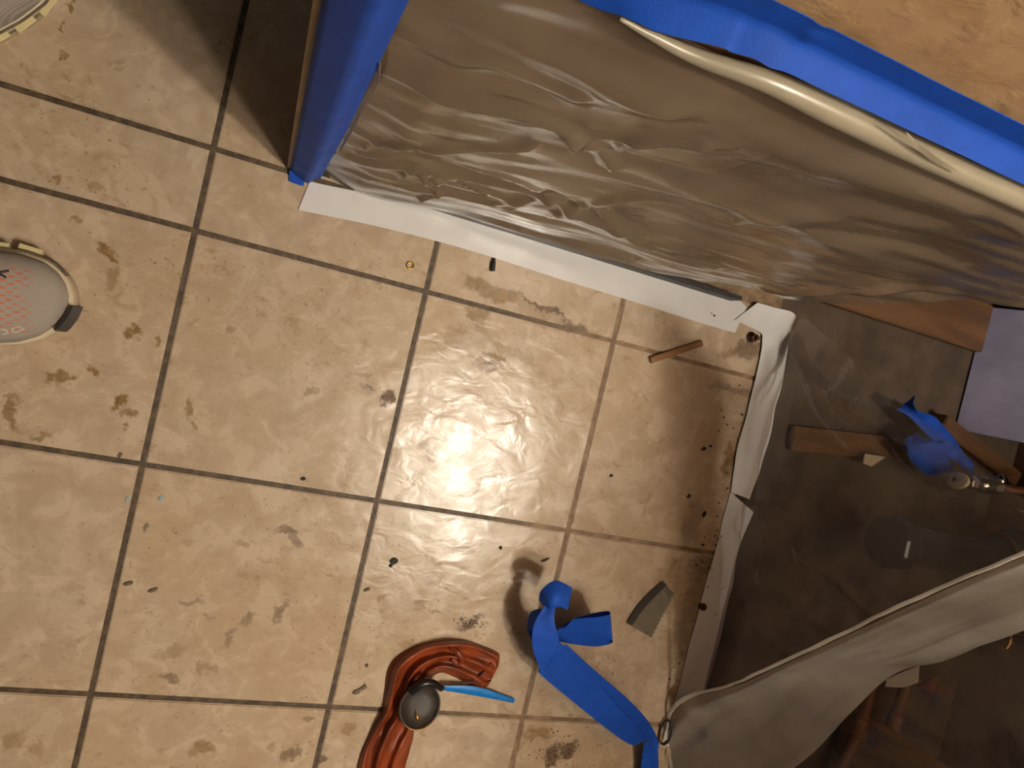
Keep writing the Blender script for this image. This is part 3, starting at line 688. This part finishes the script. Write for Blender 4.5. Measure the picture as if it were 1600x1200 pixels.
def bolt(x, y, label, h, r, tilt):
    c = U(x, y, 0); t = thing('rusty_bolt', label, 'bolt', c)
    Mx = Matrix.Rotation(tilt, 4, 'Y')
    lathe('nut', [(r * .95, .001), (r, .002), (r, h * .6), (r * .9, h * .66)], m_rust, t, 6, Mx, smooth=False)
    lathe('shank', [(r * .5, h * .6), (r * .5, h), (r * .4, h * 1.05)], m_rust, t, 12, Mx)
    lathe('base_washer', [(r * 1.25, .0004), (r * 1.25, .0016), (r * .5, .0018)], m_rust, t, 16)
bolt(1173, 527, 'rusty bolt standing in the tile corner where two white tapes meet', .016, .0075, .2)
bolt(1097, 947, 'dark rusty nut sitting on the dirty edge of white tape', .011, .0065, -.2)
# clear ribbed scrap
t = thing('ribbed_scrap', 'clear ribbed plastic scrap lying on the tile beside the dirty white tape', 'scrap', U(1015, 955, 0))
o = ribbon('ribbed_plate', [U(x, y, .0025) - t.location for x, y in [(980, 974), (995, 950), (1015, 928), (1036, 909)]], [U(x, y, .0025) - t.location for x, y in [(1018, 996), (1030, 972), (1042, 950), (1053, 928)]], m_ribbed, t, 90, 6, .0006, lambda u, v, p: (0, 0, .0014 * math.sin(u * 70)))
ribbon('dark_border', [U(x, y, .004) - t.location for x, y in [(980, 973), (995, 949), (1015, 927), (1036, 908)]], [U(x, y, .0042) - t.location for x, y in [(988, 977), (1003, 955), (1022, 934), (1042, 914)]], simple('smoky_plastic', lin(62, 54, 44), .3, alpha=.8), t, 20, 3, .0004)
# dark oval ring
c = U(1035, 1139, .0)
t = thing('oval_ring', 'small dark oval metal ring standing against the end of the white tape', 'ring', c)
tube('link', [(.006 * math.cos(a), .021 * math.sin(a), .010 + .007 * math.cos(a)) for a in np.linspace(0, 2 * math.pi, 25)], .0018, m_ink, t, 60, 8, cap=False)
tube('brass_liner', [(.0045 * math.cos(a), .019 * math.sin(a), .009 + .005 * math.cos(a)) for a in np.linspace(3.6, 5.6, 10)], .0012, m_brass, t, 16, 6)
# chips
GP = 'dark grit chips on the tiles'
for x, y, r, mat, an, asp, lab in [
  (616, 876, 9, m_dirt, .5, 1.3, 'black flake on the tile left of the blue loop and above the rag'), (610, 884, 4, m_dirt, 0, 1.5, 'tiny black crumb touching the black flake'),
  (557, 1081, 8, m_grey, 0, 1.2, 'rounded grey grit lump on the tile left of the rag'), (567, 1074, 7, m_grey, .7, 1.7, 'knobbly grey grit lump pressed against the rounded lump'),
  (573, 1040, 4, m_grey, .4, 1.3, 'small grey crumb between the rag and the grout line'), (574, 921, 5, m_grey, .5, 2.6, 'thin grey sliver on the tile just right of the grout line'),
  (1100, 701, 6, m_dirt, .6, 1.5, 'larger of two black crumbs beside the wavy white tape'), (1110, 697, 4, m_dirt, .2, 1.2, 'smaller of two black crumbs beside the wavy white tape'),
  (1076, 775, 6, m_dirt, .9, 1.6, 'black hooked crumb on the shaded tile'), (1100, 804, 7, m_dirt, 1.6, 2.0, 'long black crumb on the shaded tile near the dirty tape'),
  (1098, 851, 4, m_dirt, .4, 1.8, 'black crumb beside the grout line near the dirty tape'), (955, 743, 4, m_dirt, .8, 1.4, 'single black speck on the clean tile left of the shade'),
  (851, 875, 6, m_rust, .5, 4., 'thin brown splinter on the tile above the blue bow'), (188, 711, 5, m_grey, 1.4, 1.5, 'small brown crumb at the edge of the grout'),
  (252, 779, 6, m_teal, .3, 1.1, 'pale blue paint fleck on the tile'), (199, 780, 5, m_teal, 1.3, 1.6, 'pale blue paint fleck at the edge of the grout line'),
  (474, 748, 4, m_dirt, .1, 1.6, 'tiny dark crumb above the grout line in the middle tile'), (782, 856, 4, m_dirt, .3, 1.2, 'tiny dark crumb on the tile above the bow shadow'),
  (200, 912, 6, m_grey, .4, 2.2, 'small grey brown flake near the left grout line'), (240, 922, 6, m_grey, .5, 2.8, 'thin twig-like grey flake near the left grout line')]:
    chip('grit_chip', lab, x, y, r, mat, int(x * 7 + y), asp=asp, ang=an, h=.0022 if mat is not m_teal else .0008, group=GP)
# uncountable dust and crumbs along the white tape and in the lower tiles
random.seed(7); bm = bmesh.new()
def crumb(x, y, s, z=0.0):
    c = U(x, y, z); s *= .0007
    m_ = bmesh.ops.create_icosphere(bm, subdivisions=1, radius=s)
    for v in m_['verts']:
        v.co = Vector((v.co.x * random.uniform(.7, 1.6), v.co.y * random.uniform(.7, 1.6), max(-.2 * s, v.co.z * .5))) + c + Vector((0, 0, s * .2))
for i in range(150):
    tpar = random.random(); x = np.interp(tpar, [0, .3, .55, .8, 1], [1168, 1145, 1118, 1088, 1050]); y = 600 + tpar * 500
    crumb(x - abs(random.gauss(0, 22)) + 6, y, random.choice([.5, .7, .9, 1.4, 2.2]))
for i in range(60): crumb(random.gauss(735, 12), random.gauss(972, 5), random.uniform(.6, 1.6))
for i in range(60): crumb(random.gauss(872, 18), random.gauss(1172, 12), random.uniform(.6, 1.8))
for i in range(420): crumb(random.uniform(450, 1000), random.uniform(840, 1200), random.choice([.4, .5, .6, .8, 1.1]))
for i in range(420): crumb(random.uniform(0, 900), random.uniform(150, 1200), random.choice([.4, .5, .6, .9]))
tag(frombm('dirt_crumbs', bm, m_dirt, kind='stuff'), 'fine dark dirt crumbs scattered over the tiles', 'dirt')
bm = bmesh.new()
for x, y, s in [(1127, 838, 1.6), (1122, 842, 1.8), (1137, 834, 1.2), (1160, 648, 2.5), (1166, 652, 2.), (1106, 917, 1.6), (1112, 890, 1.5), (1118, 960, 1.6), (1095, 985, 1.2), (1193, 480, 1.2), (1212, 494, 1.6), (1116, 493, 2.2), (1112, 490, 1.4), (1050, 1110, 1.2)]: crumb(x, y, s, .0035)
for i in range(12): crumb(1125 + i * .7, 922 - i * .55, .7, .003)
tag(frombm('tape_grit', bm, m_dirt, kind='stuff'), 'fine dark grit stuck on the white tape strips', 'dirt')

# ------------------------------------------------------------------ trainers
def shoe(name, label, mirror=1):
    t = thing(name, label, 'shoe', group='trainers at the edge of the tiles')
    L = .285; n = 60; kk = 30
    def hw(s):   # half width, s = 0 toe .. 1 heel
        return float(np.interp(s, [0, .015, .04, .09, .16, .26, .36, .5, .65, .8, .92, .98, 1], [.006, .018, .029, .0405, .0475, .050, .0485, .042, .037, .0375, .035, .024, .008]))
    def cy(s): return mirror * float(np.interp(s, [0, .15, .4, .6, 1], [.006, .002, -.003, -.002, 0]))
    def top(s): return float(np.interp(s, [0, .03, .1, .2, .35, .5, .62, .75, .9, 1], [.028, .040, .052, .060, .075, .095, .108, .105, .108, .095]))
    V = []; Fc = []
    m = 9
    ss = [(i / (n - 1)) ** 1.25 if i < n - 1 else 1 for i in range(n)]
    # sole: outline extruded with flared base
    rows = [(0.0, .93), (.003, .985), (.012, 1.0), (.02, 1.01), (.0255, .985), (.027, .95)]
    out = [(-L * s, cy(s) + hw(s)) for s in ss] + [(-L * s, cy(s) - hw(s)) for s in reversed(ss)]
    k_ = len(out)
    for z, sc in rows:
        rise = lambda x: .006 * max(0, 1 + x / .05) ** 2
        for x, y in out: V.append((x if sc >= 1 else -L / 2 + (x + L / 2) * (1 - (1 - sc) * .35), cy(-x / L) + (y - cy(-x / L)) * sc, z + rise(x)))
    for r in range(len(rows) - 1):
        for j in range(k_): Fc.append((r * k_ + j, r * k_ + (j + 1) % k_, (r + 1) * k_ + (j + 1) % k_, (r + 1) * k_ + j))
    for r in (0, len(rows) - 1):
        for j in range(n - 1): Fc.append((r * k_ + j, r * k_ + j + 1, r * k_ + k_ - 2 - j, r * k_ + k_ - 1 - j))
    mesh('sole', V, Fc, m_sole, t, True)
    # upper dome
    V = []; Fc = []
    for s in ss:
        x = -L * (.018 + s * .965); w_ = hw(s) * .95; h_ = top(s) - .026
        for j in range(kk):
            a = math.pi * j / (kk - 1); cx = math.cos(a); sy = math.sin(a)
            V.append((x, cy(s) + w_ * math.copysign(abs(cx) ** .8, cx), .026 + h_ * sy ** .85 + .006 * max(0, 1 + x / .05) ** 2))
    for i in range(n - 1):
        for j in range(kk - 1): q = i * kk + j; Fc.append((q, q + kk, q + kk + 1, q + 1))
    Fc.append(tuple(range(kk))); Fc.append(tuple((n - 1) * kk + j for j in range(kk))[::-1])
    up = mesh('upper', V, Fc, m_mesh, t, True)
    def sk(x, yrel, lift=.0008):   # point on the upper
        s = (-x / L - .018) / .965; c_ = max(-1, min(1, yrel)); a = math.acos(math.copysign(abs(c_) ** 1.25, c_))
        return Vector((x, cy(s) + hw(s) * .95 * c_, .026 + (top(s) - .026) * math.sin(a) ** .85 + .006 * max(0, 1 + x / .05) ** 2 + lift))
    # toe bumper
    op = [.0, .006, .014, .025, .038, .05]
    ribbon('toe_bumper', [Vector((-L * s + .0028, cy(s) - mirror * hw(s) * 1.05, .010)) for s in op], [Vector((-L * s - .0005, cy(s) - mirror * hw(s) * .99, .040)) for s in op], m_ink, t, 20, 5, .003)
    # welt lines along the sole
    for zz, off in ((.0265, 1.015), (.018, 1.02)):
        tube('welt', [(-L * s, cy(s) + mirror * hw(s) * off, zz + .006 * max(0, 1 - L * s / .05) ** 2) for s in np.linspace(.03, .7, 26)], .0012, m_grey, t, 60, 6)
    # lugs on the outer side
    for s in (.16, .26, .36, .46, .56):
        x0 = -L * s
        bm = bmesh.new(); boxbm(bm, -.0105, .0105, -.0016, .0035, 0, .0085)
        o = frombm('sole_lug', bm, m_lug, t); o.location = (x0, cy(s) + mirror * (hw(s) + .0002), .0145)
        o.rotation_euler = (mirror * -.45, 0, mirror * math.atan2(hw(s + .02) - hw(s - .02), -.04 * L) * 1.0 + (math.pi if mirror > 0 else 0))
    # plus mark
    for q in ((( -.068, .46), (-.053, .60)), ((-.054, .44), (-.067, .62))):
        tube('plus_mark', [sk(q[0][0], mirror * q[0][1], .0006), sk((q[0][0] + q[1][0]) / 2, mirror * (q[0][1] + q[1][1]) / 2, .001), sk(q[1][0], mirror * q[1][1], .0006)], .0011, m_ink, t, 10, 6)
    # two small white letters
    def arc(cx_, cyr, rx, ry, a0, a1): return [sk(cx_ + rx * math.cos(a), mirror * (cyr + ry * math.sin(a)), .0007) for a in np.linspace(a0, a1, 12)]
    tube('letter', arc(-.0560, -.74, .0042, .055, -1.7, 1.9), .0005, m_inkw, t, 20, 6)
    tube('letter', arc(-.0445, -.715, .0040, .055, 0.2, 6.1) + [sk(-.0385, mirror * -.76, .0007)], .0005, m_inkw, t, 30, 6)
    # tongue, collar and laces further back
    tube('collar', [(-L * (.50 + .46 * (.5 - .5 * math.cos(a))), .030 * math.sin(a) + cy(.7), .104 + .004 * math.cos(a)) for a in np.linspace(0, 2 * math.pi, 24)], .0065, m_grey, t, 50, 10, cap=False)
    for q in range(4):
        x = -.105 - q * .014
        tube('lace', [sk(x, -.45), sk(x - .003, 0, .003), sk(x - .006, .45)], .0025, m_inkw, t, 14, 8)
    return t
s1 = shoe('trainer', 'grey mesh trainer with red dashes, dark plus mark and black toe bumper', 1)
a0, a1 = U(0, 466, .03), U(121, 480, .02)
s1.location = (U(121, 478, .02).x, U(121, 478, .02).y, .0005); s1.scale = (1.12,) * 3; s1.rotation_euler.z = math.atan2((a1 - a0).y, (a1 - a0).x) + .02
s2 = shoe('trainer', 'cream edged trainer turned out beside the dark doorway shadow, mostly out of view', -1)
s2.rotation_euler.z = math.radians(56)
e0 = U(0, 78, .015); e1 = U(88, 0, .015); ed = (e1 - e0).normalized(); nn = Vector((-ed.y, ed.x, 0))
s2.scale = (1.12,) * 3; mid_ = (e0 + e1) / 2
s2.location = tuple(Vector((mid_.x, mid_.y, .0005)) + nn * .050 + ed * .085)
